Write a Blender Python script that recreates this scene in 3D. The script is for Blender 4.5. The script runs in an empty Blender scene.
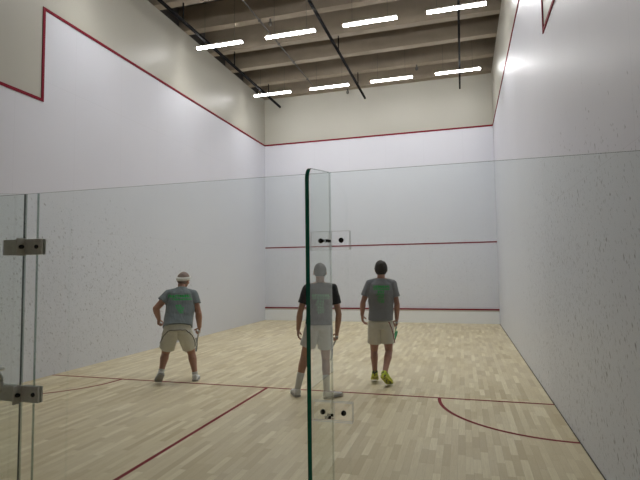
import bpy, bmesh, math, random
from mathutils import Vector, Matrix, Euler, noise
from mathutils.bvhtree import BVHTree
random.seed(4)
V = Vector
sc = bpy.context.scene
col = sc.collection
R = math.radians

# ---------------------------------------------------------------- camera
yaw, pitch, roll = 0.28394, 0.06309, -0.01270
fw = V((-math.sin(yaw)*math.cos(pitch), math.cos(yaw)*math.cos(pitch), math.sin(pitch)))
r0 = fw.cross(V((0, 0, 1))).normalized(); u0 = r0.cross(fw)
rt = r0*math.cos(roll) + u0*math.sin(roll); up = -r0*math.sin(roll) + u0*math.cos(roll)
cam = bpy.data.objects.new('camera', bpy.data.cameras.new('camera'))
col.objects.link(cam); sc.camera = cam
cam.matrix_world = Matrix(((rt.x, up.x, -fw.x, 6.5896), (rt.y, up.y, -fw.y, -15.7629), (rt.z, up.z, -fw.z, 1.6703), (0, 0, 0, 1)))
cam.data.sensor_width = 36; cam.data.lens = 486.76/640*36; cam.data.clip_start = 0.05

# ---------------------------------------------------------------- world and exposure
w = bpy.data.worlds.new('world'); sc.world = w; w.use_nodes = True
w.node_tree.nodes['Background'].inputs[0].default_value = (0.6, 0.62, 0.7, 1)
w.node_tree.nodes['Background'].inputs[1].default_value = 0.05
sc.view_settings.view_transform = 'Standard'; sc.view_settings.look = 'None'
sc.view_settings.gamma = 1; sc.view_settings.exposure = 0.06
try: sc.view_settings.use_curve_mapping = False
except Exception: pass
LAMP = 134.0          # strength of the tube diffusers
sc.cycles.max_bounces = 8; sc.cycles.diffuse_bounces = 5; sc.cycles.transparent_max_bounces = 16
sc.cycles.caustics_reflective = False; sc.cycles.caustics_refractive = False

# ---------------------------------------------------------------- node helpers
class NT:
    def __init__(s, name):
        s.m = bpy.data.materials.new(name); s.m.use_nodes = True
        s.t = s.m.node_tree; s.t.nodes.clear()
        s.out = s.n('ShaderNodeOutputMaterial')
    def n(s, kind, **kw):
        nd = s.t.nodes.new(kind)
        for k, v in kw.items(): setattr(nd, k, v)
        return nd
    def put(s, sock, v):
        if isinstance(v, bpy.types.NodeSocket): s.t.links.new(v, sock)
        elif isinstance(v, (tuple, list)) and len(v) == 3 and sock.type == 'RGBA': sock.default_value = (*v, 1)
        else: sock.default_value = v
    def math(s, op, *a, clamp=False):
        nd = s.n('ShaderNodeMath', operation=op); nd.use_clamp = clamp
        for i, v in enumerate(a): s.put(nd.inputs[i], v)
        return nd.outputs[0]
    def coord(s, which='Object'): return s.n('ShaderNodeTexCoord').outputs[which]
    def pos(s): return s.n('ShaderNodeNewGeometry').outputs['Position']
    def sep(s, v):
        nd = s.n('ShaderNodeSeparateXYZ'); s.put(nd.inputs[0], v); return nd.outputs
    def comb(s, x, y, z):
        nd = s.n('ShaderNodeCombineXYZ')
        for i, v in enumerate((x, y, z)): s.put(nd.inputs[i], v)
        return nd.outputs[0]
    def noise(s, vec, scale=5, detail=2, rough=.5, out='Fac'):
        nd = s.n('ShaderNodeTexNoise'); s.put(nd.inputs['Vector'], vec)
        nd.inputs['Scale'].default_value = scale; nd.inputs['Detail'].default_value = detail
        nd.inputs['Roughness'].default_value = rough
        return nd.outputs[out]
    def voro(s, vec, scale, out='Distance', rnd=1):
        nd = s.n('ShaderNodeTexVoronoi'); s.put(nd.inputs['Vector'], vec)
        nd.inputs['Scale'].default_value = scale; nd.inputs['Randomness'].default_value = rnd
        return nd.outputs[out]
    def white(s, vec):
        nd = s.n('ShaderNodeTexWhiteNoise'); nd.noise_dimensions = '3D'; s.put(nd.inputs['Vector'], vec)
        return nd.outputs['Value']
    def mix(s, fac, a, b):
        nd = s.n('ShaderNodeMix', data_type='RGBA'); s.put(nd.inputs[0], fac); s.put(nd.inputs[6], a); s.put(nd.inputs[7], b)
        return nd.outputs[2]
    def ramp(s, fac, stops):
        nd = s.n('ShaderNodeValToRGB'); s.put(nd.inputs[0], fac)
        cr = nd.color_ramp
        while len(cr.elements) < len(stops): cr.elements.new(.5)
        for e, (p, c) in zip(cr.elements, stops):
            e.position = p; e.color = (*c, 1)
        return nd.outputs[0]
    def mapr(s, v, a, b, c=0, d=1):
        nd = s.n('ShaderNodeMapRange'); nd.interpolation_type = 'SMOOTHSTEP'
        for i, q in enumerate((v, a, b, c, d)): s.put(nd.inputs[i], q)
        return nd.outputs[0]
    def bump(s, h, strength=.2, dist=.01):
        nd = s.n('ShaderNodeBump'); s.put(nd.inputs['Height'], h)
        nd.inputs['Strength'].default_value = strength; nd.inputs['Distance'].default_value = dist
        return nd.outputs[0]
    def pbr(s, color, rough=.5, metal=0, normal=None, spec=.5, sheen=0, coat=0):
        b = s.n('ShaderNodeBsdfPrincipled')
        s.put(b.inputs['Base Color'], color); s.put(b.inputs['Roughness'], rough)
        b.inputs['Metallic'].default_value = metal
        b.inputs['Specular IOR Level'].default_value = spec
        b.inputs['Sheen Weight'].default_value = sheen
        b.inputs['Coat Weight'].default_value = coat
        if normal is not None: s.put(b.inputs['Normal'], normal)
        s.t.links.new(b.outputs[0], s.out.inputs[0]); return s.m

def simple(name, c, rough=.5, metal=0, var=.12, scale=30, spec=.5, sheen=0, bump=0):
    t = NT(name); p = t.coord()
    f = t.noise(p, scale, 3)
    lo = tuple(x*(1-var) for x in c); hi = tuple(min(1, x*(1+var)) for x in c)
    cc = t.mix(f, lo, hi)
    return t.pbr(cc, rough, metal, t.bump(f, bump, .004) if bump else None, spec, sheen)

# ---- court wall panels: smooth painted board with fine seams and dark ball marks
def wall_mat(name, base, rough, axis, marks=0.0, centre=(0, 0), size=(1, 1), seams=True, vs=1.22, v0=0.0, hs=2.44, slant=.35):
    t = NT(name); P = t.pos(); x, y, z = t.sep(P)
    h = y if axis == 'y' else x
    soft = t.noise(P, .8, 3)
    c = t.mix(soft, tuple(v*.965 for v in base), tuple(min(1, v*1.03) for v in base))
    if seams:
        fv = t.math('ABSOLUTE', t.math('SUBTRACT', t.math('FRACT', t.math('DIVIDE', t.math('ADD', h, v0 + 40*vs), vs)), .5))
        fh = t.math('ABSOLUTE', t.math('SUBTRACT', t.math('FRACT', t.math('DIVIDE', t.math('ADD', z, hs/2), hs)), .5))
        sv = t.math('LESS_THAN', fv, .003/vs); sh = t.math('LESS_THAN', fh, .0035/hs)
        sm = t.math('MAXIMUM', sv, sh)
        c = t.mix(t.math('MULTIPLY', sm, .12), c, (.25, .25, .26))
    if marks > 0:
        q = t.comb(t.math('MULTIPLY', t.math('ADD', h, t.math('MULTIPLY', z, slant)), 1.0), 0.0, t.math('MULTIPLY', z, .62))
        wob = t.noise(P, 14, 2, out='Color')
        vm = t.n('ShaderNodeVectorMath', operation='MULTIPLY_ADD'); t.put(vm.inputs[0], wob); vm.inputs[1].default_value = (.05, 0, .05); t.put(vm.inputs[2], q)
        q = vm.outputs[0]
        d = t.voro(q, 25, 'Distance'); cl = t.sep(t.voro(q, 25, 'Color'))
        dx = t.math('DIVIDE', t.math('SUBTRACT', h, centre[0]), size[0]); dz = t.math('DIVIDE', t.math('SUBTRACT', z, centre[1]), size[1])
        rad = t.math('SQRT', t.math('ADD', t.math('MULTIPLY', dx, dx), t.math('MULTIPLY', dz, dz)))
        den = t.mapr(rad, .15, 1.15, .95, .0)
        present = t.math('LESS_THAN', cl[0], den)
        spot = t.mapr(d, .16, .42, 1.0, 0.0)
        thick = t.mapr(t.noise(q, 30, 2), .38, .56)
        m = t.math('MULTIPLY', t.math('MULTIPLY', spot, present), t.math('MULTIPLY', thick, cl[1]))
        d2 = t.voro(q, 44, 'Distance'); c2 = t.sep(t.voro(q, 44, 'Color'))
        m2 = t.math('MULTIPLY', t.mapr(d2, .15, .4, 1.0, 0.0), t.math('LESS_THAN', c2[0], t.math('MULTIPLY', den, .6)))
        m = t.math('MAXIMUM', m, t.math('MULTIPLY', m2, .6))
        c = t.mix(t.math('MULTIPLY', m, marks), c, (.09, .10, .11))
    return t.pbr(c, rough, 0, t.bump(t.noise(P, 3, 2), .03, .01), .24)

WHITE = (.66, .675, .735); CREAM = (.44, .43, .375)
M = {}
M['white_left'] = wall_mat('white_wall_panel_left', WHITE, .42, 'y', .55, (-8.6, 1.2), (4.2, 1.8), v0=6.93)
M['white_right'] = wall_mat('white_wall_panel_right', WHITE, .45, 'y', .72, (-9.9, 1.1), (4.2, 2.1), v0=6.93, slant=-.3)
M['white_front'] = wall_mat('white_wall_panel_front', WHITE, .42, 'x', .22, (3.8, 1.4), (5, 1.9), v0=0)
M['cream'] = wall_mat('cream_wall_panel', CREAM, .42, 'y', 0, seams=False)
M['plain'] = simple('plain_plaster', (.5, .5, .5), .8, var=.04, scale=4)

# ---- maple strip floor, boards running to the front wall
def floor_mat():
    t = NT('maple_strip_floor'); P = t.pos(); x, y, z = t.sep(P)
    W_ = .065
    row = t.math('FLOOR', t.math('DIVIDE', x, W_))
    rr = t.white(t.comb(row, 3.3, 1.7)); r2 = t.white(t.comb(row, 9.1, 4.4))
    L_ = t.math('ADD', .30, t.math('MULTIPLY', r2, .28))
    s_ = t.math('DIVIDE', t.math('ADD', t.math('ADD', y, 60.0), t.math('MULTIPLY', rr, 7.0)), L_)
    seg = t.math('FLOOR', s_)
    rnd = t.white(t.comb(row, seg, 2.2)); rnd2 = t.white(t.comb(seg, row, 7.9))
    c = t.ramp(rnd, [(0, (.50, .405, .245)), (.25, (.58, .485, .305)), (.55, (.635, .54, .352)), (.85, (.69, .60, .40)), (1, (.79, .70, .50))])
    g = t.noise(t.comb(t.math('ADD', t.math('MULTIPLY', x, 55.0), t.math('MULTIPLY', rnd2, 50.0)), t.math('MULTIPLY', y, 3.0), rnd), 1.6, 4, .6)
    c = t.mix(t.mapr(g, .3, .75, 0.0, .38), c, (.48, .37, .22))
    big = t.noise(P, .5, 2)
    c = t.mix(t.mapr(big, .35, .7, 0.0, .18), c, (.72, .64, .48))
    ex = t.math('ABSOLUTE', t.math('SUBTRACT', t.math('FRACT', t.math('DIVIDE', x, W_)), .5))
    ey = t.math('ABSOLUTE', t.math('SUBTRACT', t.math('FRACT', s_), .5))
    gap = t.math('MAXIMUM', t.math('GREATER_THAN', ex, .485), t.math('GREATER_THAN', ey, .4975))
    c = t.mix(t.math('MULTIPLY', gap, .35), c, (.2, .14, .08))
    smear = t.noise(t.comb(x, t.math('MULTIPLY', y, .35), 0.0), 2.5, 4, .6)
    ro = t.mapr(smear, .3, .7, .36, .55)
    return t.pbr(c, ro, 0, t.bump(g, .05, .002), .4)
M['floor'] = floor_mat()
M['red'] = simple('dark_red_line_paint', (.20, .006, .020), .75, var=.1, scale=8, spec=.2)
M['joist'] = simple('brown_painted_joist', (.255, .213, .158), .75, var=.2, scale=3)
M['deck'] = simple('dark_roof_deck', (.14, .125, .105), .8, var=.2, scale=3)
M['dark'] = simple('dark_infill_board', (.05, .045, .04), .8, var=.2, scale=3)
M['tin'] = simple('white_tin_board', (.74, .75, .76), .35, var=.03, scale=3)
M['tin_band'] = simple('grey_tin_band', (.50, .48, .43), .4, var=.03, scale=3)
M['rail'] = simple('black_steel_rail', (.008, .008, .009), .9, 0, var=.2, spec=.1)
M['conduit'] = simple('grey_galvanised_conduit', (.10, .095, .085), .8, 0, var=.2)
M['lamp_body'] = simple('white_lamp_housing', (.8, .8, .8), .4, var=.03)
M['steel'] = simple('brushed_steel', (.68, .67, .63), .4, .0, var=.15, scale=60)
M['bolt'] = simple('dark_polished_bolt', (.05, .05, .05), .2, .9, var=.1)

def lamp_mat():
    t = NT('lit_lamp_diffuser'); e = t.n('ShaderNodeEmission')
    t.put(e.inputs[0], (1.0, .985, .975))
    # louvred diffuser: most of its light goes where its face points
    g = t.n('ShaderNodeNewGeometry'); dp = t.n('ShaderNodeVectorMath', operation='DOT_PRODUCT')
    t.put(dp.inputs[0], g.outputs['Incoming']); t.put(dp.inputs[1], g.outputs['Normal'])
    t.put(e.inputs[1], t.math('MULTIPLY', LAMP, t.math('POWER', t.math('ABSOLUTE', dp.outputs['Value']), 1.7)))
    t.t.links.new(e.outputs[0], t.out.inputs[0]); return t.m
M['lamp'] = lamp_mat()

def glass_mat(name, tint, gain=1.35, ior=1.5, rough=0.0, haze=0.0):
    t = NT(name)
    geo = t.n('ShaderNodeNewGeometry'); back = geo.outputs['Backfacing']
    fr = t.n('ShaderNodeFresnel'); fr.inputs['IOR'].default_value = ior
    f = t.math('MULTIPLY', fr.outputs[0], gain, clamp=True)
    f = t.math('MULTIPLY', f, t.math('SUBTRACT', 1.0, back))
    tr = t.n('ShaderNodeBsdfTransparent'); t.put(tr.inputs[0], t.mix(back, tint, (1, 1, 1)))
    gl = t.n('ShaderNodeBsdfGlossy'); gl.inputs['Roughness'].default_value = rough
    t.put(gl.inputs[0], (.95, .97, .96))
    mx = t.n('ShaderNodeMixShader'); t.put(mx.inputs[0], f)
    t.t.links.new(tr.outputs[0], mx.inputs[1]); t.t.links.new(gl.outputs[0], mx.inputs[2])
    outp = mx.outputs[0]
    if haze:
        df = t.n('ShaderNodeBsdfDiffuse'); t.put(df.inputs[0], (.8, .82, .8))
        m2 = t.n('ShaderNodeMixShader'); sp = t.noise(t.pos(), 6, 4)
        t.put(m2.inputs[0], t.math('MULTIPLY', t.math('SUBTRACT', 1.0, back), t.mapr(sp, .35, .75, haze*.4, haze)))
        t.t.links.new(outp, m2.inputs[1]); t.t.links.new(df.outputs[0], m2.inputs[2]); outp = m2.outputs[0]
    t.t.links.new(outp, t.out.inputs[0]); return t.m
M['glass'] = glass_mat('clear_tempered_glass', (.925, .967, .948), haze=.010)
def soft_edge():
    t = NT('translucent_glass_edge'); a = t.n('ShaderNodeBsdfTransparent'); t.put(a.inputs[0], (.72, .80, .77)); d = t.n('ShaderNodeBsdfGlossy'); t.put(d.inputs[0], (.25, .32, .30)); d.inputs['Roughness'].default_value = .3
    m = t.n('ShaderNodeMixShader'); t.put(m.inputs[0], .35); t.t.links.new(a.outputs[0], m.inputs[1]); t.t.links.new(d.outputs[0], m.inputs[2]); t.t.links.new(m.outputs[0], t.out.inputs[0]); return t.m
M['soft_edge'] = soft_edge()
M['acrylic'] = glass_mat('clear_clamp_plate', (.985, .99, .985), .8)
M['glass_edge'] = simple('green_glass_edge', (.003, .17, .10), .2, 0, var=.25, scale=12)
M['dark_edge'] = simple('dark_grey_glass_edge', (.03, .045, .042), .25, 0, var=.2, scale=12)
M['clear_edge'] = simple('pale_clamp_edge', (.55, .57, .56), .2, 0, var=.1, scale=12)

# ---------------------------------------------------------------- mesh helpers
class MB:
    def __init__(s): s.bm = bmesh.new(); s.mi = 0
    def face(s, vs):
        try: f = s.bm.faces.new(vs); f.material_index = s.mi; return f
        except ValueError: return None
    def box(s, x0, x1, y0, y1, z0, z1, mi=None):
        if mi is not None: s.mi = mi
        v = [s.bm.verts.new(p) for p in ((x0,y0,z0),(x1,y0,z0),(x1,y1,z0),(x0,y1,z0),(x0,y0,z1),(x1,y0,z1),(x1,y1,z1),(x0,y1,z1))]
        for q in ((0,3,2,1),(4,5,6,7),(0,1,5,4),(1,2,6,5),(2,3,7,6),(3,0,4,7)): s.face([v[i] for i in q])
        return s
    def loft(s, rings, n=20, power=2.0):
        """rings: (centre, half-axis vector a, half-axis vector b)"""
        prev = None; first = None
        for c, a, b in rings:
            c = V(c); a = V(a); b = V(b); rv = []
            for i in range(n):
                th = 2*math.pi*i/n; cx, sx = math.cos(th), math.sin(th)
                if power != 2.0:
                    cx = math.copysign(abs(cx)**(2/power), cx); sx = math.copysign(abs(sx)**(2/power), sx)
                rv.append(s.bm.verts.new(c + a*cx + b*sx))
            if prev:
                for i in range(n): s.face([prev[i], prev[(i+1) % n], rv[(i+1) % n], rv[i]])
            else: first = rv
            prev = rv
        s.face(list(reversed(first))); s.face(prev); return s
    def tube(s, pts, radii, n=14, round_ends=True, squash=1.0, side=None):
        pts = [V(p) for p in pts]
        if not isinstance(radii, (list, tuple)): radii = [radii]*len(pts)
        rings = []; ref = V(side) if side else None
        for i, p in enumerate(pts):
            d = (pts[min(i+1, len(pts)-1)] - pts[max(i-1, 0)]).normalized()
            if ref is None: ref = V((1, 0, 0)) if abs(d.x) < .8 else V((0, 1, 0))
            a = (ref - d*ref.dot(d)).normalized(); b = d.cross(a)
            rings.append((p, a, b, radii[i], d)); ref = a
        out = []
        if round_ends:
            p, a, b, r, d = rings[0]
            for k in (80, 55, 28): out.append((p - d*r*math.sin(R(k)), a*r*math.cos(R(k)), b*r*math.cos(R(k))*squash))
        for p, a, b, r, d in rings: out.append((p, a*r, b*r*squash))
        if round_ends:
            p, a, b, r, d = rings[-1]
            for k in (28, 55, 80): out.append((p + d*r*math.sin(R(k)), a*r*math.cos(R(k)), b*r*math.cos(R(k))*squash))
        return s.loft(out, n)
    def ellip(s, c, r, rot=None, n=20, m=12):
        rot = rot or Matrix.Identity(3); c = V(c); rings = []
        ax, ay, az = (rot @ V(e) for e in ((1,0,0),(0,1,0),(0,0,1)))
        for k in range(1, m):
            ph = -math.pi/2 + math.pi*k/m
            rings.append((c + az*r[2]*math.sin(ph), ax*r[0]*math.cos(ph), ay*r[1]*math.cos(ph)))
        return s.loft(rings, n)
    def prism(s, poly, axis, a0, a1, mi=None):
        if mi is not None: s.mi = mi
        def P(u, v, w): return (w, u, v) if axis == 'x' else ((u, w, v) if axis == 'y' else (u, v, w))
        A = [s.bm.verts.new(P(u, v, a0)) for u, v in poly]; B = [s.bm.verts.new(P(u, v, a1)) for u, v in poly]
        s.face(list(reversed(A))); s.face(B)
        for i in range(len(poly)): j = (i+1) % len(poly); s.face([A[i], A[j], B[j], B[i]])
        return s
    def build(s, name, mats, parent=None, smooth=False, voxel=None, relax=2, post=None):
        bmesh.ops.recalc_face_normals(s.bm, faces=s.bm.faces[:])
        me = bpy.data.meshes.new(name); s.bm.to_mesh(me); s.bm.free()
        mats = mats if isinstance(mats, (list, tuple)) else [mats]
        for m in mats: me.materials.append(m)
        o = bpy.data.objects.new(name, me); col.objects.link(o)
        if voxel:
            md = o.modifiers.new('r', 'REMESH'); md.mode = 'VOXEL'; md.voxel_size = voxel
            if relax:
                sm = o.modifiers.new('s', 'SMOOTH'); sm.factor = .5; sm.iterations = relax
            dg = bpy.context.evaluated_depsgraph_get()
            me2 = bpy.data.meshes.new_from_object(o.evaluated_get(dg)); o.modifiers.clear(); o.data = me2
            bpy.data.meshes.remove(me); me = me2; me.name = name
            if len(me.materials) == 0:
                for m in mats: me.materials.append(m)
        if post: post(me)
        if smooth or voxel:
            for p in me.polygons: p.use_smooth = True
        if parent: o.parent = parent
        return o

def tag(o, label=None, cat=None, group=None, kind=None):
    for k, v in (('label', label), ('category', cat), ('group', group), ('kind', kind)):
        if v: o[k] = v
    return o
def struct(o): o['kind'] = 'structure'; return o
def empty(name, loc, rz=0):
    o = bpy.data.objects.new(name, None); col.objects.link(o); o.location = loc; o.rotation_euler = (0, 0, rz); o.empty_display_size = .1
    return o
def copy_tree(o, parent=None):
    c = o.copy(); col.objects.link(c)
    if parent: c.parent = parent
    for ch in list(o.children): copy_tree(ch, c)
    return c

# ================================================================ the court (hardball doubles size)
W, D = 7.62, 13.72
YS = 9.45; Z1, Z2, ZT = 4.57, 6.10, 7.76; YB = -18.5
struct(MB().box(-.2, W+.2, YB, .2, -.15, 0).build('floor', M['floor']))
def side_wall(name, x0, x1, mat):
    b = MB()
    b.prism([(0, 0), (0, Z2), (-YS, Z2), (-YS, Z1), (-D, Z1), (-D, 0)], 'x', x0, x1, 0)
    b.prism([(0, Z2), (0, ZT), (-D, ZT), (-D, Z1), (-YS, Z1), (-YS, Z2)], 'x', x0, x1, 1)
    b.prism([(-D, 0), (-D, ZT), (YB, ZT), (YB, 0)], 'x', x0, x1, 1)
    return struct(b.build(name, [mat, M['cream']]))
side_wall('wall_left', -.15, 0, M['white_left'])
side_wall('wall_right', W, W+.15, M['white_right'])
b = MB().box(-.15, W+.15, 0, .15, 0, Z2, 0); b.box(-.15, W+.15, 0, .15, Z2, 8.4, 1)
struct(b.build('wall_front', [M['white_front'], M['cream']]))
struct(MB().box(-.15, W+.15, YB-.15, YB, 0, 8.4).build('wall_rear', M['plain']))
struct(MB().box(-.35, W+.35, YB, .2, 8.4, 8.5).build('ceiling', M['deck']))
struct(MB().box(-.35, -.15, YB, 0, 7.6, 8.4).build('trim_1', M['dark']))
struct(MB().box(W+.15, W+.35, YB, 0, 7.6, 8.4).build('trim_2', M['dark']))

# raised red out-of-court strips and painted lines
T = .012; n = 3
def trim(mb):
    global n
    struct(mb.build('trim_%d' % n, M['red'])); n += 1
for x0, x1 in ((0, T), (W-T, W)):
    trim(MB().box(x0, x1, -YS, -.001, Z2-.02, Z2+.03))
    trim(MB().box(x0, x1, -YS-.05, -YS, Z1, Z2+.03))
    trim(MB().box(x0, x1, -D, -YS-.0, Z1-.05, Z1))
trim(MB().box(T, W-T, -T, 0, Z2-.02, Z2+.03))
trim(MB().box(.0, W, -.004, 0, 2.465, 2.505))
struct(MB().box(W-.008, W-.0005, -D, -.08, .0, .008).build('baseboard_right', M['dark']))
LW = .042
trim(MB().box(0, W, -9.14-LW/2, -9.14+LW/2, 0, .0015))
trim(MB().box(3.84-LW/2, 3.84+LW/2, -D, -9.14-LW/2, 0, .0015))
def arc(cx, a0, a1):
    b = MB(); N = 40; r = 1.37; pr = None
    for i in range(N+1):
        a = R(a0 + (a1-a0)*i/N); c, s_ = math.cos(a), math.sin(a)
        vs = [b.bm.verts.new((cx + q*c, -9.14 + q*s_, z)) for q, z in ((r-LW/2, 0), (r+LW/2, 0), (r+LW/2, .0014), (r-LW/2, .0014))]
        if pr:
            for k in range(4): b.face([pr[k], pr[(k+1) % 4], vs[(k+1) % 4], vs[k]])
        pr = vs
    trim(b)
arc(W, 180.9, 270); arc(0, 270, 359.1)

# the tin: low board along the front wall
tin = empty('tin', (W/2, 0, 0))
b = MB(); b.prism([(-.001, 0), (-.075, 0), (-.060, .36), (-.001, .36)], 'x', -W/2+.002, W/2-.002); b.build('board', M['tin'], tin)
MB().box(-W/2+.002, W/2-.002, -.058, -.001, .36, .405).build('upper_band', M['tin_band'], tin)
o = MB().box(-W/2+.002, W/2-.002, -.066, -.001, .405, .445).build('top_line', M['red'], tin); o['label'] = 'red top line'
tag(tin, 'low white tin board with red top line along the foot of the front wall', 'tin board')

# ---------------------------------------------------------------- ceiling: joists, rails, conduit, lamps
jy = [-.115, -1.34, -2.60, -3.80, -5.12, -6.38, -7.62, -8.88, -10.12, -11.38, -12.62, -13.9, -15.1, -16.4, -17.6]
where = {0: 'tight against the top of the front wall', 1: 'first one out from the front wall joist', 2: 'second one out from the front wall joist',
         3: 'midway between the two visible lamp rows', 4: 'just in front of the nearer row of lamps', 5: 'nearest the camera at the top of the photo'}
for i, y in enumerate(jy):
    o = MB().box(-.149, W+.149, y-.11, y+.11, 7.76, 8.39).build('ceiling_joist', M['joist'])
    tag(o, 'deep brown ceiling joist, ' + where.get(i, 'behind the court, out of the photo number none'), 'joist', 'brown ceiling joists')
    if i > 5: o['label'] = 'deep brown ceiling joist above or behind the camera, outside the photo'
for x, y0, lab in ((.70, -.28, 'leftmost'), (3.665, -.22, 'middle'), (6.672, -.17, 'rightmost')):
    t = empty('lamp_rail', (x, y0, 7.335))
    MB().box(-.026, .026, -13.2, 0, -.03, .03).build('rail', M['rail'], t)
    for k in range(0, 11, 2):
        y = jy[k+1] - y0
        MB().box(-.012, .012, y-.012, y+.012, .03, .425).build('hanger', M['rail'], t)
    tag(t, 'long black steel rail under the joists, %s of the three' % lab, 'rail', 'black rails under the ceiling')
for x, lab in ((2.05, 'left of the middle black rail'),):
    c = empty('sprinkler_pipe', (x, -.4, 7.735))
    MB().tube([(0, -13, 0), (0, 0, 0)], .016, 10, False).build('pipe', M['conduit'], c)
    for y in (-1.0, -2.3, -3.5, -4.8): MB().box(-.03, .03, y-.02, y+.02, -.03, .025).build('bracket', M['conduit'], c)
    tag(c, 'thin grey pipe crossing under the joists, ' + lab, 'pipe')
for (x, y, lab) in ((5.45, -1.34, 'above the third lamp of the front row'), (3.05, -.10, 'at the front wall behind second lamp'), (2.30, -5.12, 'left of the middle rail near the second nearer lamp')):
    s = empty('ceiling_sprinkler', (x, y, 7.76))
    MB().tube([(0, 0, 0), (0, 0, -.10)], .02, 10).build('stem', M['conduit'], s)
    MB().tube([(0, 0, -.10), (0, 0, -.125)], .045, 14).build('deflector', M['conduit'], s)
    if lab.startswith('above') or True: MB().box(-.02, .02, -.03, .03, -.006, .0).build('mount', M['conduit'], s)
    tag(s, 'small grey ceiling sprinkler head ' + lab, 'sprinkler', 'ceiling sprinkler heads')

def lamp():
    t = empty('strip_lamp', (0, 0, 0))
    MB().box(-.60, .60, -.045, .045, .03, .060).build('housing', M['lamp_body'], t)
    b = MB(); b.prism([(-.048, .03), (-.046, .008), (-.036, 0), (.036, 0), (.046, .008), (.048, .03)], 'x', -.605, .605)
    b.build('diffuser', M['lamp'], t)
    for x in (-.4, .4): MB().box(x-.003, x+.003, -.003, .003, .060, 1.21).build('suspension_rod', M['conduit'], t)
    return t
proto = None
names = ['leftmost', 'second from the left', 'third from the left', 'rightmost']
for r_, y in enumerate((-1.85, -5.31, -8.76)):
    for k, x in enumerate((1.04, 2.88, 4.76, 6.62)):
        if proto is None: proto = lamp(); o = proto
        else: o = copy_tree(proto)
        o.location = (x, y, 7.19)
        rw = ('far row by the front wall', 'nearer of the two visible rows', 'third row above the short line')[r_]
        tag(o, 'lit white strip lamp, %s in the %s' % (names[k], rw), 'lamp', 'ceiling strip lamps')

# ---------------------------------------------------------------- glass back wall
GY = -D; GT = .012; GH = 2.10
def pane(x0, x1, y0, y1, z0, z1, edge='dark_edge', bevel_top=None):
    b = MB(); b.box(x0, x1, y0, y1, z0, z1)
    thin_x = abs(x1-x0) < abs(y1-y0)
    for f in b.bm.faces:
        nrm = f.normal if f.normal.length else None
    b.bm.normal_update()
    for f in b.bm.faces:
        broad = abs(f.normal.x) > .9 if thin_x else abs(f.normal.y) > .9
        f.material_index = 0 if broad else 1
    return b, [M['glass'], M[edge]]
wb = struct(empty('wall_back', (0, GY, 0)))
for x0, x1 in ((4.442, 6.038), (6.042, 7.618), (4.360, 4.438)):
    b, ms = pane(x0, x1, -GT/2, GT/2, .004, GH, 'soft_edge'); b.build('glass_pane', ms, wb)
for x0, x1 in ((.002, 1.75), (1.758, 3.38)):
    b, ms = pane(x0, x1, -GT/2, GT/2, .004, GH); b.build('glass_pane', ms, wb)
dr = struct(empty('door_1', (4.35, GY, 0)))
b, ms = pane(-.96, 0, -GT/2, GT/2, .01, GH); b.build('glass_leaf', ms, dr)
# pull handle on the door near its hinge side
b = MB(); pts = [(-.115 + .055*math.cos(a), -.055 - .0*math.sin(a), 1.12 + .055*math.sin(a)) for a in [math.pi*2*i/28 for i in range(29)]]
b.tube(pts, .009, 10, False); b.tube([(-.115, -.055, 1.065), (-.115, -.006, 1.065)], .012); b.tube([(-.115, -.055, 1.175), (-.115, -.006, 1.175)], .012)
o = b.build('door_handle', M['steel'], dr, True)

def fin(x, label):
    """glass stiffening fin standing towards the viewer, rounded upper corner, polished green edge"""
    y1, y0 = GY-GT/2-.002, GY-.325; r = .055; poly = [(y1, .004), (y1, GH)]
    for k in range(0, 9):
        a = R(90 + 90*k/8); poly.append((y0 + r + r*math.cos(a), GH-.036 - r + r*math.sin(a)))
    poly.append((y0, .004))
    poly = [(u-y1, v) for u, v in poly]
    b = MB(); b.prism(poly, 'x', -.008, .008); b.bm.normal_update()
    for f in b.bm.faces: f.material_index = 0 if abs(f.normal.x) > .9 or f.normal.y > .9 else (1 if f.normal.y < -.3 or (f.normal.z > .3 and f.calc_center_median().y < -.27) else 2)
    o = b.build('glass_fin', [M['glass'], M['glass_edge'], M['soft_edge']]); o.location = (x, y1, 0)
    return tag(o, label, 'glass fin', 'glass fins of the back wall')
fin(6.04, 'upright glass fin with rounded top corner and bright green edge, centre of the photo')
fin(4.355, 'upright glass fin by the door at the left edge of the photo')

def bolt(parent, x, z):
    b = MB(); b.tube([(x, -GT/2-.008, z), (x, -GT/2-.014, z), (x, -GT/2-.017, z)], [.0115, .0105, .006], 16, False)
    b.build('bolt', M['bolt'], parent, True)
def clear_clamp(x, z, lab):
    t = empty('clamp_plate', (x, GY, z)); b = MB()
    for (u0, u1) in ((-.088, -.004), (.004, .088)):
        for s_ in (-1, 1):
            bb = MB(); y = s_*(GT/2+.004)
            bb.box(u0, u1, y-.004, y+.004, -.041, .041); bb.bm.normal_update()
            for f in bb.bm.faces: f.material_index = 0 if abs(f.normal.y) > .9 else 1
            bb.build('plate', [M['acrylic'], M['clear_edge']], t)
        bolt(t, (u0+u1)/2+.006, .0)
    # small steel link on the fin between the plates
    for yy in (-.04, -.075):
        bb = MB(); bb.tube([(-.013, yy, -.004), (.013, yy, -.004)], .006, 12, False); bb.build('fin_bolt', M['bolt'], t, True)
    return tag(t, lab, 'clamp', 'clamps of the glass back wall')
clear_clamp(6.04, 1.80, 'clear clamp plate with two dark bolts, upper one beside the green edged fin')
clear_clamp(6.04, 1.072, 'clear clamp plate with two dark bolts, lower one beside the green edged fin')
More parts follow.
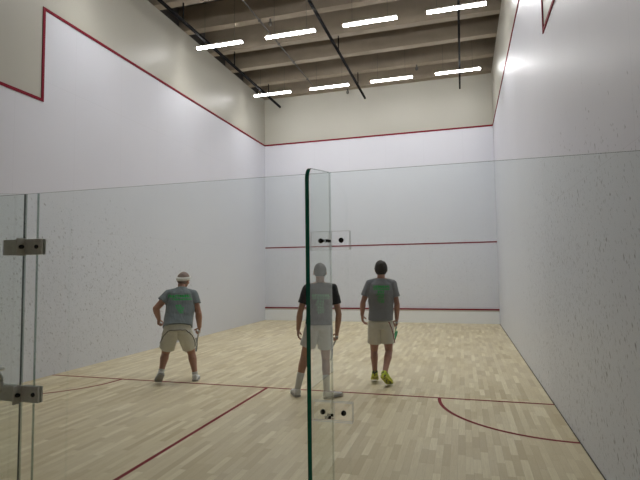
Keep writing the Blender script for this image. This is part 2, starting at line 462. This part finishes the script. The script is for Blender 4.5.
def steel_clamp(x, z, lab, x0=-.13):
    t = empty('clamp_plate', (x, GY, z))
    for (u0, u1) in ((x0, -.008), (.008, .128)):
        bb = MB()
        for s_ in (-1, 1):
            y = s_*(GT/2+.004); bb.box(u0, u1, y-.004, y+.004, -.041, .041)
        bb.build('plate', M['steel'], t)
    bolt(t, .095, .0)
    bb = MB()
    bb.box(.0095, .016, -.060, -.012, -.046, .046)
    bb.build('fin_bracket', M['steel'], t)
    bb = MB(); bb.tube([(.016, -.04, 0), (.026, -.04, 0)], .011, 14); bb.build('bolt', M['bolt'], t, True)
    return tag(t, lab, 'clamp', 'clamps of the glass back wall')
steel_clamp(4.355, 1.815, 'grey steel clamp plate, upper one on the glass at the left edge')
steel_clamp(4.355, 1.052, 'grey steel clamp plate, lower one on the glass at the left edge', -.165)

# ================================================================ people
def skin_mat(name, c):
    t = NT(name); p = t.coord(); f = t.noise(p, 14, 3)
    return t.pbr(t.mix(f, tuple(x*.86 for x in c), tuple(x*1.1 for x in c)), .5, 0, None, .4)
M['eye'] = simple('dark_eye', (.07, .05, .04), .3, var=.05); M['lip'] = simple('lips', (.30, .11, .09), .5, var=.1)
M['shoe_white'] = simple('white_shoe', (.74, .75, .76), .5, var=.10, scale=25)
M['shoe_sole_white'] = simple('grey_shoe_sole', (.30, .30, .29), .6, var=.2, scale=40)
M['sole_dark'] = simple('dark_shoe_sole', (.07, .07, .075), .6, var=.2, scale=40)
M['sock'] = simple('white_ribbed_sock', (.60, .60, .58), .9, var=.12, scale=60, sheen=.2)
M['band'] = simple('white_headband', (.80, .79, .75), .9, var=.05, scale=60, sheen=.2)
M['lace'] = simple('black_shoe_trim', (.02, .02, .02), .5, var=.2)
def spotted(name, a, b_, sc_=22, th=.62):
    t = NT(name); f = t.noise(t.coord(), sc_, 2); m = t.mapr(f, th-.03, th+.03)
    return t.pbr(t.mix(m, a, b_), .5)
M['shoe_yellow'] = spotted('yellow_green_shoe', (.50, .60, .03), (.04, .05, .03), 16, .60)
M['sole_yellow'] = spotted('yellow_shoe_sole', (.55, .58, .04), (.10, .11, .03), 26, .56)
def hair_mat(name, c):
    t = NT(name); p = t.coord(); x, y, z = t.sep(p)
    f = t.noise(t.comb(t.math('MULTIPLY', x, 3), t.math('MULTIPLY', y, 3), z), 90, 3)
    return t.pbr(t.mix(f, tuple(v*.5 for v in c), tuple(v*1.5 for v in c)), .6, 0, t.bump(f, .5, .004), .3)

def shirt_mat(name, c, green, cx, z_top, lean=0.0, heather=.22, rows=None):
    """knitted fabric with a printed green wordmark and short lines of small lettering on the back"""
    t = NT(name); p = t.coord(); x, y, z = t.sep(p)
    f = t.noise(t.comb(x, y, t.math('MULTIPLY', z, .35)), 120, 3, .7)
    base = t.mix(f, tuple(v*(1-heather) for v in c), tuple(v*(1+heather) for v in c))
    u = t.math('SUBTRACT', x, cx); v = t.math('SUBTRACT', z_top, z)
    au = t.math('ABSOLUTE', u)
    onback = t.math('LESS_THAN', y, t.math('ADD', lean, 0.0))
    def band(v0, v1, half, off, cw):
        inb = t.math('MULTIPLY', t.math('GREATER_THAN', v, v0), t.math('LESS_THAN', v, v1))
        inw = t.math('LESS_THAN', t.math('ABSOLUTE', t.math('SUBTRACT', u, off)), half)
        ce = t.math('FLOOR', t.math('DIVIDE', u, cw)); rr = t.white(t.comb(ce, v0*91, 1.0))
        fr = t.math('FRACT', t.math('DIVIDE', u, cw))
        fv = t.math('DIVIDE', t.math('SUBTRACT', v, v0), v1-v0)
        # strokes: a stem, a bar whose height varies per letter
        stem = t.math('LESS_THAN', fr, .5)
        bar = t.math('MULTIPLY', t.math('LESS_THAN', t.math('ABSOLUTE', t.math('SUBTRACT', fv, t.math('ADD', .15, t.math('MULTIPLY', rr, .7)))), .16), t.math('LESS_THAN', fr, .86))
        g = t.math('MAXIMUM', stem, bar)
        return t.math('MULTIPLY', t.math('MULTIPLY', inb, inw), g)
    rows = rows or ((.0, .040, .125, .015, .034), (.046, .070, .12, .015, .022), (.080, .115, .05, .0, .036), (.122, .150, .058, -.005, .024), (.158, .190, .045, .0, .03), (.200, .222, .055, .0, .022), (.230, .256, .04, .01, .03))
    m = 0.0
    for args in rows: m = t.math('MAXIMUM', m, band(*args))
    m = t.math('MULTIPLY', m, t.mapr(t.noise(p, 38, 2), .30, .44))
    m = t.math('MULTIPLY', m, onback)
    crease = t.noise(t.comb(t.math('MULTIPLY', x, 2.0), y, t.math('MULTIPLY', t.math('ADD', z, x), 1.0)), 7, 2)
    return t.pbr(t.mix(t.math('MULTIPLY', m, .97), base, green), .85, 0, t.bump(crease, .35, .03), .2, .15)
def cloth(name, c, var=.08, rough=.85):
    t = NT(name); p = t.coord(); f = t.noise(p, 150, 2); cr = t.noise(p, 9, 2)
    return t.pbr(t.mix(f, tuple(v*(1-var) for v in c), tuple(v*(1+var) for v in c)), rough, 0, t.bump(cr, .4, .03), .2, .15)

def wrinkle(me, amp=.004, scale=6, zr=None):
    me.update(); ns = [v.normal.copy() for v in me.vertices]
    for v, nn in zip(me.vertices, ns):
        c = v.co
        q = V((c.x*1.1 + c.z*.6, c.y, c.z*1.5 - c.x*.4))*scale
        v.co = c + nn*amp*(noise.noise(q)*1.3 + .5*noise.noise(q*2.3))
    me.update()

def hand(mb, wrist, d, s, curl=(22, 28, 18), thumb=(.75, .6, .25), spread=1.0, k=1.0):
    """five separate bent fingers on a palm; d = hand direction, s = thumb side; fingers curl towards n"""
    wrist = V(wrist); d = V(d).normalized(); s = V(s); s = (s - d*s.dot(d)).normalized()
    return wrist, d, s, k

def add_hand(mb, wrist, d, s, nrm, curl=(22, 28, 18), thumb_closed=.3, k=1.0):
    wrist = V(wrist); d = V(d).normalized(); s = V(s); s = (s - d*s.dot(d)).normalized()
    n_ = d.cross(s); n_ = n_ if n_.dot(V(nrm)) > 0 else -n_
    mb.loft([(wrist - d*.02, s*.027*k, n_*.021*k), (wrist + d*.01, s*.028*k, n_*.020*k), (wrist + d*.035, s*.038*k, n_*.017*k), (wrist + d*.07, s*.042*k, n_*.016*k), (wrist + d*.094, s*.041*k, n_*.012*k)], 18, 2.6)
    for j, (off, L, r, lag) in enumerate(((-.0325, .064, .0078, -.012), (-.0112, .078, .0086, 0), (.0112, .086, .0089, .002), (.0330, .078, .0087, -.003))):
        p = wrist + d*(.088 + lag)*k + s*off*k; dr_ = (d + s*off*3.2).normalized(); pts = [p - dr_*.012, p]; rr = [r*k]*2; ang = 0
        for f_, c_ in zip((.44, .31, .25), curl):
            ang += R(c_ + (3-j)*2); q = dr_*math.cos(ang) + n_*math.sin(ang); p = p + q*L*f_*k; pts.append(p); rr.append(r*k*(1 - .1*len(pts)/4))
        mb.tube(pts, rr, 10)
    p = wrist + d*.028*k + s*.026*k; q = (d*.62 + s*.74 + n_*thumb_closed).normalized(); pts = [p - s*.012, p + q*.022]; p = p + q*.022
    for L in (.034, .028):
        q = (q + n_*thumb_closed*.9 - s*thumb_closed*.5 + d*.12).normalized(); p = p + q*L*k; pts.append(p)
    mb.tube(pts, [.0125*k, .0115*k, .0105*k, .009*k], 10)

def shoe(name, heel, toe, ankle, parent, m_up, m_sole, m_trim, w=1.0, label=None):
    heel = V(heel); toe = V(toe); ank = V(ankle); f = (toe-heel); L = f.length*1.10; f.normalize(); heel = heel - f*L*.06; w *= 1.15
    u = (ank-heel); u = (u - f*u.dot(f)).normalized(); s = f.cross(u)
    root = MB(); prof = [(.0, .014, .04, .02), (.02, .031, .078, .0), (.10, .038, .094, 0), (.22, .039, .096, 0), (.36, .039, .084, 0), (.52, .042, .056, 0), (.68, .047, .046, 0), (.84, .043, .037, 0), (.94, .031, .028, 0), (1.0, .012, .016, 0)]
    rings = []
    for t_, ww, hh, _ in prof:
        c = heel + f*L*t_ + u*(.018 + hh/2); rings.append((c, s*ww*w, u*hh/2))
    root.loft(rings, 20, 2.4)
    c0 = heel + f*L*.20 + u*.075
    root.tube([c0, c0 + (ank-c0).normalized()*.03], [.040, .041], 16, False)
    up_ = root.build(name, m_up, parent, voxel=.006, relax=2)
    if label: up_['label'] = label
    so = MB(); rings = []
    for t_, ww, hh, _ in prof: rings.append((heel + f*(L*(t_*1.03-.015)), s*(ww*w+.005), f*.0001))
    # sole slab: extruded outline
    N = 28; lo = []; hi = []
    def wid(t_):
        for (a, wa, *_), (b_, wb_, *_) in zip(prof, prof[1:]):
            if a <= t_ <= b_: return wa + (wb_-wa)*(t_-a)/(b_-a)
        return .01
    outline = [(t_, 1) for t_ in [i/N for i in range(N+1)]] + [(t_, -1) for t_ in [i/N for i in range(N, -1, -1)]]
    pl = []
    for t_, sg in outline:
        spring = .012*max(0, (t_-.75)/.25)**2
        pl.append((heel + f*(L*(t_*1.03-.015)) + s*sg*(wid(t_)*w+.004), spring))
    A = [so.bm.verts.new(p + u*sp) for p, sp in pl]; B = [so.bm.verts.new(p + u*(.026+sp)) for p, sp in pl]
    so.face(A); so.face(B)
    for i in range(len(A)): j = (i+1) % len(A); so.face([A[i], A[j], B[j], B[i]])
    so.build('sole', m_sole, up_)
    tr = MB()
    for q in (.42, .50, .58): tr.tube([heel + f*L*q - s*.026 + u*(.020+.082*(1-q*.62)), heel + f*L*q + u*(.030+.080*(1-q*.62)), heel + f*L*q + s*.026 + u*(.020+.082*(1-q*.62))], .0035, 6)
    tr.build('laces', m_trim, up_)
    return up_

def lerp(a, b, t): return V(a)*(1-t) + V(b)*t

def person(loc, rz, J, P, label):
    t = empty('person', (loc[0], loc[1], 0), R(rz)); tag(t, label, 'person', 'squash players')
    J = {k: V(v) for k, v in J.items()}
    X = (J['shR']-J['shL']).normalized(); XP = (J['hipR']-J['hipL']).normalized()
    hr = Euler((R(P['head_pitch']), 0, R(P['head_yaw'])), 'XYZ').to_matrix() if True else None
    hr = Matrix.Rotation(R(P['head_yaw']), 3, 'Z') @ Matrix.Rotation(R(P['head_pitch']), 3, 'X') @ Matrix.Rotation(R(P.get('head_roll', 0)), 3, 'Y')
    H = J['head']; hs = P.get('hs', 1.0)
    def h(x, y, z): return H + hr @ (V((x, y, z))*hs)
    # ---- torso stations (along the spine)
    spine = [J['pel'] + (J['pel']-J['waist'])*.35, J['pel'], J['waist'], J['chest'], lerp(J['shL'], J['shR'], .5), J['neck']]
    tw = P['tw']      # half widths of torso stations
    td = P['td']
    def stations(inf=0.0, lo=0, hi=6, wmul=None):
        out = []
        for i in range(lo, hi):
            d = (spine[min(i+1, 5)] - spine[max(i-1, 0)]).normalized()
            x = XP.lerp(X, min(1, i/3)); x = (x - d*x.dot(d)).normalized(); y = d.cross(x)
            out.append((spine[i], x*(tw[i]+inf), y*(td[i]+inf)))
        return out
    # ================= body: one continuous surface
    b = MB()
    b.loft(stations(), 26, 2.3)
    b.tube([lerp(J['shL'], J['shR'], .5) + (J['neck']-J['shL'])*0, J['neck'], h(0, -.02, -.06)], [.07, .058, .056], 18)
    for s_ in ('L', 'R'):
        sh, el, wr = J['sh'+s_], J['el'+s_], J['wr'+s_]
        b.tube([lerp(J['neck'], sh, .25) - V((0, 0, .02)), sh], [.055, .055*P['arm']], 16)
        b.tube([sh, lerp(sh, el, .45), el], [.054*P['arm'], .047*P['arm'], .038*P['arm']], 16)
        b.tube([el, lerp(el, wr, .3), lerp(el, wr, .75), wr], [.040*P['arm'], .043*P['arm'], .033*P['arm'], .028*P['arm']], 16)
        hp, kn, an = J['hip'+s_], J['knee'+s_], J['an'+s_]
        b.tube([hp, lerp(hp, kn, .5), kn], [.088*P['leg'], .074*P['leg'], .054*P['leg']], 18)
        dn = (an-kn); back = V((0, -1, 0)); back = (back - dn.normalized()*back.dot(dn.normalized())).normalized()
        b.tube([kn, lerp(kn, an, .3) + back*.016, lerp(kn, an, .62) + back*.006, an], [.052*P['leg'], .057*P['leg'], .043*P['leg'], .036], 18)
        hl, to = J['heel'+s_], J['toe'+s_]
        b.tube([an, lerp(hl, to, .25) + (an-hl).normalized()*.045, lerp(hl, to, .8) + (an-hl).normalized()*.035], [.035, .030, .022], 12)
    # glutes and shoulder blades
    for sg in (-1, 1): b.ellip(J['pel'] + XP*sg*.075 + V((0, -.03, -.05)), (.085, .085, .095))
    # head
    b.ellip(h(0, -.012, .022), (.076*hs, .096*hs, .098*hs), hr)
    b.ellip(h(0, .030, -.045), (.056*hs, .062*hs, .066*hs), hr)
    b.ellip(h(0, .066, -.088), (.024*hs, .020*hs, .020*hs), hr)
    b.ellip(h(0, .060, .045), (.055*hs, .032*hs, .030*hs), hr)
    b.tube([h(0, .086, .020), h(0, .108, -.020)], [.008, .014], 10)
    for sg in (-1, 1):
        b.ellip(h(sg*.079, -.004, -.006), (.009, .020, .032), hr @ Matrix.Rotation(R(sg*-14), 3, 'Z'))
        b.ellip(h(sg*.040, .062, -.018), (.022, .022, .018), hr)
        b.ellip(h(sg*.031, .078, .014), (.015, .012, .012), hr)
    b.ellip(h(0, .087, -.052), (.024, .010, .006), hr); b.ellip(h(0, .085, -.063), (.020, .010, .007), hr)
    # hands
    add_hand(b, J['wrL'], P['handL'][0], P['handL'][1], P['handL'][2], P.get('curlL', (24, 30, 20)), .25, P.get('hk', 1.12))
    add_hand(b, J['wrR'], P['handR'][0], P['handR'][1], P['handR'][2], (62, 78, 48), .75, P.get('hk', 1.12))
    eyes = [h(sg*.031, .089, .014) for sg in (-1, 1)]; lips = h(0, .094, -.057)
    hri = hr.inverted()
    def paint(me):
        for p in me.polygons:
            c = p.center
            if (c-H).length > .16: continue
            if any((c-e).length < .0085 for e in eyes): p.material_index = 1
            q = hri @ (c-lips)
            if abs(q.x) < .024 and abs(q.y) < .014 and abs(q.z) < .010: p.material_index = 2
    body = b.build('body', [P['skin'], M['eye'], M['lip']], t, voxel=.0048, relax=3, post=paint)

    # ================= shirt
    b = MB(); inf = P['shirt_inf']
    st = stations(inf, 0, 5)
    # hem end
    hemc = J['hem']; x = XP; y = (J['waist']-J['pel']).normalized().cross(x)
    sts = [(hemc, x*P['hem'][0], y*P['hem'][1])] + stations(inf, 2, 6)
    sts.insert(1, (lerp(hemc, spine[2], .5), x*(P['hem'][0]*.5+(tw[2]+inf)*.5), y*(P['hem'][1]*.5+(td[2]+inf)*.5)))
    b.loft(sts, 30, 2.3)
    nd = (J['neck']-lerp(J['shL'], J['shR'], .5)).normalized()
    b.tube([lerp(J['shL'], J['shR'], .5)-nd*.06, lerp(J['shL'], J['shR'], .5)+nd*.02, J['neck'] + nd*.004], [.125, .108, .070], 20, False)
    for s_ in ('L', 'R'):
        sh, el = J['sh'+s_], J['el'+s_]
        b.tube([lerp(J['neck'], sh, .15) - nd*.045, lerp(J['neck'], sh, .55) - nd*.018, sh], [.066, .066, .064*P['arm']], 18)
        b.tube([sh, lerp(sh, el, .3), lerp(sh, el, P['sleeve'])], [.066*P['arm'], .068*P['arm'], .070*P['arm']], 20, False)
        b.ellip(sh, (.066*P['arm'],)*3)
    shirt = b.build('t_shirt', P['shirt'], t, voxel=.007, relax=4, post=lambda me: wrinkle(me, .0055, 5.5))
    if P.get('shirt_label'): shirt['label'] = P['shirt_label']
    # ================= shorts
    b = MB()
    b.loft([(J['pel'] + (J['pel']-J['waist'])*.55, XP*(tw[1]*.9), (J['waist']-J['pel']).normalized().cross(XP)*(td[1]+.01)),
            (J['pel'], XP*(tw[1]+.022), (J['waist']-J['pel']).normalized().cross(XP)*(td[1]+.022)),
            (lerp(J['pel'], J['waist'], .14), XP*(tw[1]-.004), (J['waist']-J['pel']).normalized().cross(XP)*(td[1]-.004))], 28, 2.3)
    for s_ in ('L', 'R'):
        hp, kn = J['hip'+s_], J['knee'+s_]
        e = lerp(hp, kn, P['shorts_len'])
        b.tube([hp + (hp-kn)*.08, lerp(hp, e, .5), e], [P['sw'][0], P['sw'][1], P['sw'][2]], 24, False)
    for sg in (-1, 1): b.ellip(J['pel'] + XP*sg*.078 + V((0, -.030, -.065)), (.100, .090, .10))
    shorts = b.build('shorts', P['shorts'], t, voxel=.007, relax=4, post=lambda me: wrinkle(me, .0055, 6))
    if P.get('piping'):
        bvh = BVHTree.FromPolygons([v.co for v in shorts.data.vertices], [p.vertices[:] for p in shorts.data.polygons])
        for path in P['piping']:
            pts = []
            for i in range(len(path)-1):
                for k in range(8): pts.append(lerp(path[i], path[i+1], k/8))
            pts.append(V(path[-1]))
            q = []
            for p in pts:
                hit = bvh.find_nearest(p)
                q.append(hit[0] + hit[1]*.002)
            o = MB().tube(q, .0055, 8).build('piping', P['pipe_mat'], shorts, True); o['label'] = 'thin dark piping'
    # ================= socks, shoes
    for s_ in ('L', 'R'):
        kn, an, hl, to = J['knee'+s_], J['an'+s_], J['heel'+s_], J['toe'+s_]
        if P.get('sock'):
            k0 = P['sock']; dn = (an-kn).normalized(); back = V((0, -1, 0)); back = (back - dn*back.dot(dn)).normalized()
            MB().tube([an - dn*-.02, lerp(an, kn, k0*.5) + back*.006, lerp(an, kn, k0) + back*.009], [.041, .042+.010*k0, .047*P['leg']+.012*k0], 18, False).build('sock', M['sock'], t, voxel=.006, relax=1)
        shoe('shoe', hl, to, an, t, P['shoe'], P['sole'], P['trim'])
    # ================= hair
    b = MB(); N = 40; Mr = 26; rings = []
    c = V((0, -.012, .022)); rr = V((.076+P['hair_t'], .096+P['hair_t'], .098+P['hair_t']))
    for k in range(1, Mr):
        ph = math.pi*k/Mr - math.pi/2; rings.append((c + V((0, 0, rr.z*math.sin(ph))), V((rr.x*math.cos(ph), 0, 0)), V((0, rr.y*math.cos(ph), 0))))
    b.loft(rings, N)
    for v in b.bm.verts:
        q = v.co
        line = P['hairline'](q.x, q.y)          # hair grows above this height
        if q.z < line:
            dd = min(1, (line-q.z)/.012); v.co = c + (q-c)*(1 - dd*.20)
        v.co += (q-c).normalized()*.006*noise.noise(q*45)*P.get('messy', 1)
    for v in b.bm.verts: v.co = H + hr @ (v.co*hs)
    b.build('hair', P['hair'], t, True)
    if P.get('headband'):
        b = MB(); pts = []; N = 48; prev = None; fr = None
        for i in range(N):
            a = 2*math.pi*i/N; r_ = 1.0
            x, y = .0835*math.cos(a), .104*math.sin(a) - .012
            z = .030 + .030*math.sin(a) + .006*math.cos(a)
            vs = [b.bm.verts.new(H + hr @ (V((x*k, y*k, z+dz))*hs)) for k, dz in ((1.0, -.026), (1.05, -.018), (1.05, .018), (1.0, .026), (.86, .02), (.86, -.02))]
            if prev:
                for k in range(6): b.face([prev[k], prev[(k+1) % 6], vs[(k+1) % 6], vs[k]])
            else: fr = vs
            prev = vs
        for k in range(6): b.face([prev[k], prev[(k+1) % 6], fr[(k+1) % 6], fr[k]])
        b.build('headband', M['band'], t, True)
    return t

def racket(grip, tip, face, m_frame, m_str, label, origin, rz):
    """butt of the handle at grip, far end of the head at tip; face = normal of the string bed (person-local)"""
    rot = Matrix.Rotation(R(rz), 3, 'Z'); g0 = V((origin[0], origin[1], 0)) + rot @ V(grip); d = rot @ (V(tip)-V(grip)); d.normalize()
    fn = rot @ V(face); fn = (fn - d*fn.dot(d)).normalized(); sd = d.cross(fn)
    t = empty('squash_racket', g0)
    L = .665; hl = .145; hw = .098; hc = d*(L-hl)
    MB().tube([V((0, 0, 0)), d*.02, d*.20], [.0165, .0145, .0135], 14).build('grip', M['grip'], t, True)
    MB().tube([d*.19, d*(L-2*hl-.07)], [.009, .008], 12).build('shaft', m_frame, t, True)
    b = MB(); pts = [hc + d*hl*math.sin(2*math.pi*i/48 - math.pi/2) + sd*hw*math.cos(2*math.pi*i/48 - math.pi/2) for i in range(49)]
    b.tube(pts, .0075, 10, False)
    for sg in (-1, 1): b.tube([d*(L-2*hl-.075), hc - d*hl*.86 + sd*sg*hw*.5], .0065, 10)
    b.build('frame', m_frame, t, True)
    b = MB()
    for i in range(-6, 7):
        x = i*hw/7; y = hl*math.sqrt(1-(x/hw)**2); b.tube([hc + sd*x - d*y, hc + sd*x + d*y], .0011, 5, False)
    for i in range(-9, 10):
        y = i*hl/10; x = hw*math.sqrt(1-(y/hl)**2); b.tube([hc + d*y - sd*x, hc + d*y + sd*x], .0011, 5, False)
    b.build('strings', m_str, t)
    return tag(t, label, 'racket', 'squash rackets')
M['grip'] = simple('white_grip_tape', (.45, .46, .45), .8, var=.1, scale=60)
M['frame_grey'] = simple('dark_grey_racket', (.10, .11, .12), .35, .3)
M['frame_green'] = simple('green_racket', (.01, .28, .10), .3, .1)
M['frame_black'] = simple('black_racket', (.03, .025, .025), .35, .2)
M['str_white'] = simple('white_strings', (.55, .56, .55), .6)
M['str_green'] = simple('green_strings', (.05, .45, .22), .6)
GREEN = (.005, .22, .035)

# ---- left man: grey shirt, white headband, crouching
o1, a1 = (2.35, -9.12), 32.5
person(o1, a1, dict(head=(.085, .20, 1.545), neck=(.055, .12, 1.425), shL=(-.125, .08, 1.335), shR=(.228, .08, 1.320), chest=(.050, .065, 1.20), waist=(.020, -.02, .985),
    pel=(-.002, -.09, .835), hipL=(-.095, -.09, .775), hipR=(.095, -.09, .770), kneeL=(-.180, .08, .425), anL=(-.232, -.10, .195), heelL=(-.228, -.165, .150), toeL=(-.290, .02, .010),
    kneeR=(.212, .12, .410), anR=(.262, .0, .105), heelR=(.262, -.045, .0), toeR=(.300, .215, .0), elL=(-.320, .02, 1.125), wrL=(-.285, .16, .965), elR=(.312, .0, 1.035), wrR=(.330, .12, .815), hem=(.0, -.085, .835)),
    dict(head_yaw=-38, head_pitch=-10, head_roll=10, tw=[.17, .185, .195, .200, .165, .06], td=[.11, .13, .135, .125, .095, .055], arm=1.22, leg=1.12, hs=1.10,
    handL=((.02, .25, -1), (0.3, 1, .2), (1, 0, 0)), handR=((.02, .25, -1), (0, 1, 0), (-1, 0, 0)), curlL=(55, 65, 40),
    skin=skin_mat('tanned_skin', (.40, .205, .14)), shirt=shirt_mat('blue_grey_shirt', (.165, .195, .208), (.0, .45, .06), .03, 1.330, .06, rows=((.0, .045, .16, -.01, .036), (.055, .085, .15, .03, .026), (.150, .178, .05, -.02, .03), (.188, .212, .06, .0, .024), (.222, .245, .04, .01, .03), (.255, .275, .03, .02, .02))), shirt_inf=.022, hem=(.222, .185), sleeve=.52,
    shorts=cloth('beige_shorts', (.57, .565, .50)), shorts_len=.72, sw=[.120, .120, .116], sock=.09, shoe=M['shoe_white'], sole=M['shoe_sole_white'], trim=M['lace'],
    hair=hair_mat('short_grey_hair', (.24, .17, .145)), hair_t=.004, messy=.6, hairline=lambda x, y: (-.055 + .9*max(0, y+.02) if y < .06 else .075), headband=True,
    pipe_mat=M['lace'], piping=[[(-.215, -.02, .60), (-.20, -.13, .72), (-.14, -.26, .81), (0, -.32, .825), (.14, -.26, .81), (.20, -.13, .72), (.225, -.02, .60), (.235, .0, .50)]],
    shirt_label='blue-grey shirt with green lettering'),
    'person in a blue-grey T-shirt, beige shorts and white headband crouching at left with a racket')
racket((.325, .08, .745), (.290, .60, .430), (1, .1, 0), M['frame_grey'], M['str_white'], 'grey and white squash racket held low by the man in the headband', o1, a1)

# ---- middle man: black shirt, white shorts
o2, a2 = (4.6, -9.42), 17.4
person(o2, a2, dict(head=(.128, .02, 1.645), neck=(.125, -.0, 1.51), shL=(-.050, 0, 1.430), shR=(.300, 0, 1.425), chest=(.123, 0, 1.30), waist=(.110, 0, 1.10),
    pel=(.100, 0, .955), hipL=(.015, 0, .885), hipR=(.185, 0, .885), kneeL=(-.095, .05, .520), anL=(-.190, -.01, .110), heelL=(-.195, -.05, 0), toeL=(-.255, .205, 0),
    kneeR=(.190, .05, .470), anR=(.195, -.14, .090), heelR=(.180, -.185, -.0), toeR=(.395, -.02, .0), elL=(-.150, -.02, 1.110), wrL=(-.178, .06, .880), elR=(.375, -.02, 1.085), wrR=(.352, .08, .830), hem=(.102, 0, .945)),
    dict(head_yaw=4, head_pitch=-4, tw=[.150, .160, .150, .168, .150, .055], td=[.10, .115, .105, .115, .09, .055], arm=1.0, leg=1.0, hs=1.06,
    handL=((-.02, .15, -1), (0, 1, .1), (1, 0, 0)), handR=((-.05, .2, -1), (-.2, 1, 0), (-1, 0, 0)),
    skin=skin_mat('light_skin', (.42, .225, .155)), shirt=shirt_mat('black_shirt', (.010, .010, .013), (.10, .42, .16), .12, 1.36, .0, .1), shirt_inf=.020, hem=(.184, .152), sleeve=.62,
    shorts=cloth('white_shorts', (.62, .62, .61)), shorts_len=.64, sw=[.108, .106, .108], sock=.48, shoe=M['shoe_white'], sole=M['shoe_sole_white'], trim=M['lace'],
    hair=hair_mat('short_dark_grey_hair', (.055, .048, .043)), hair_t=.006, hairline=lambda x, y: (-.050 + .9*max(0, y+.02) if y < .05 else .062),
    shirt_label='black shirt with pale green lettering'),
    'person in black T-shirt, white shorts and long white socks, partly behind glass fin')
racket((.350, .045, .770), (.262, .52, .46), (1, .2, 0), M['frame_black'], M['str_white'], 'black squash racket held in the right hand of the man in black', o2, a2)

# ---- right man: grey shirt, yellow shoes
o3, a3 = (5.4, -8.5), 9.3
person(o3, a3, dict(head=(.015, .02, 1.672), neck=(.012, -.0, 1.545), shL=(-.160, 0, 1.465), shR=(.180, 0, 1.462), chest=(.010, 0, 1.32), waist=(.003, 0, 1.09),
    pel=(-.006, 0, .905), hipL=(-.092, 0, .835), hipR=(.082, 0, .835), kneeL=(-.112, .08, .455), anL=(-.105, .0, .165), heelL=(-.102, -.055, .110), toeL=(-.115, .165, .005),
    kneeR=(.108, .03, .465), anR=(.036, -.21, .185), heelR=(.018, -.275, .150), toeR=(.120, -.105, .006), elL=(-.262, -.02, 1.190), wrL=(-.280, .08, 1.000), elR=(.240, -.02, 1.165), wrR=(.235, .08, .935), hem=(-.004, 0, .925)),
    dict(head_yaw=2, head_pitch=-3, tw=[.155, .165, .162, .178, .155, .055], td=[.10, .115, .11, .12, .095, .055], arm=1.0, leg=1.0, hs=1.08,
    handL=((.05, .25, -1), (0.1, 1, .2), (1, 0, 0)), handR=((-.03, .25, -1), (0, 1, -.2), (-1, 0, 0)),
    skin=skin_mat('pinkish_skin', (.38, .195, .145)), shirt=shirt_mat('mid_grey_shirt', (.20, .21, .228), (.0, .40, .055), .0, 1.445, .0), shirt_inf=.020, hem=(.185, .152), sleeve=.66,
    shorts=cloth('cream_shorts', (.58, .565, .50)), shorts_len=.66, sw=[.108, .104, .106], sock=None, shoe=M['shoe_yellow'], sole=M['sole_yellow'], trim=M['lace'],
    hair=hair_mat('dark_brown_hair', (.022, .016, .012)), hair_t=.012, messy=1.6, hairline=lambda x, y: (-.068 + .9*max(0, y+.02) if y < .05 else .062),
    pipe_mat=M['red'], piping=[[(.12, -.14, .93), (.165, -.12, .85), (.20, -.07, .72), (.21, -.03, .60)]],
    shirt_label='grey shirt with green lettering'),
    'person in grey T-shirt with green lettering, cream shorts and yellow-green shoes, rightmost')
racket((.232, .045, .885), (.205, .56, .56), (.75, -.65, 0), M['frame_green'], M['str_green'], 'bright green squash racket held by the man in yellow shoes', o3, a3)
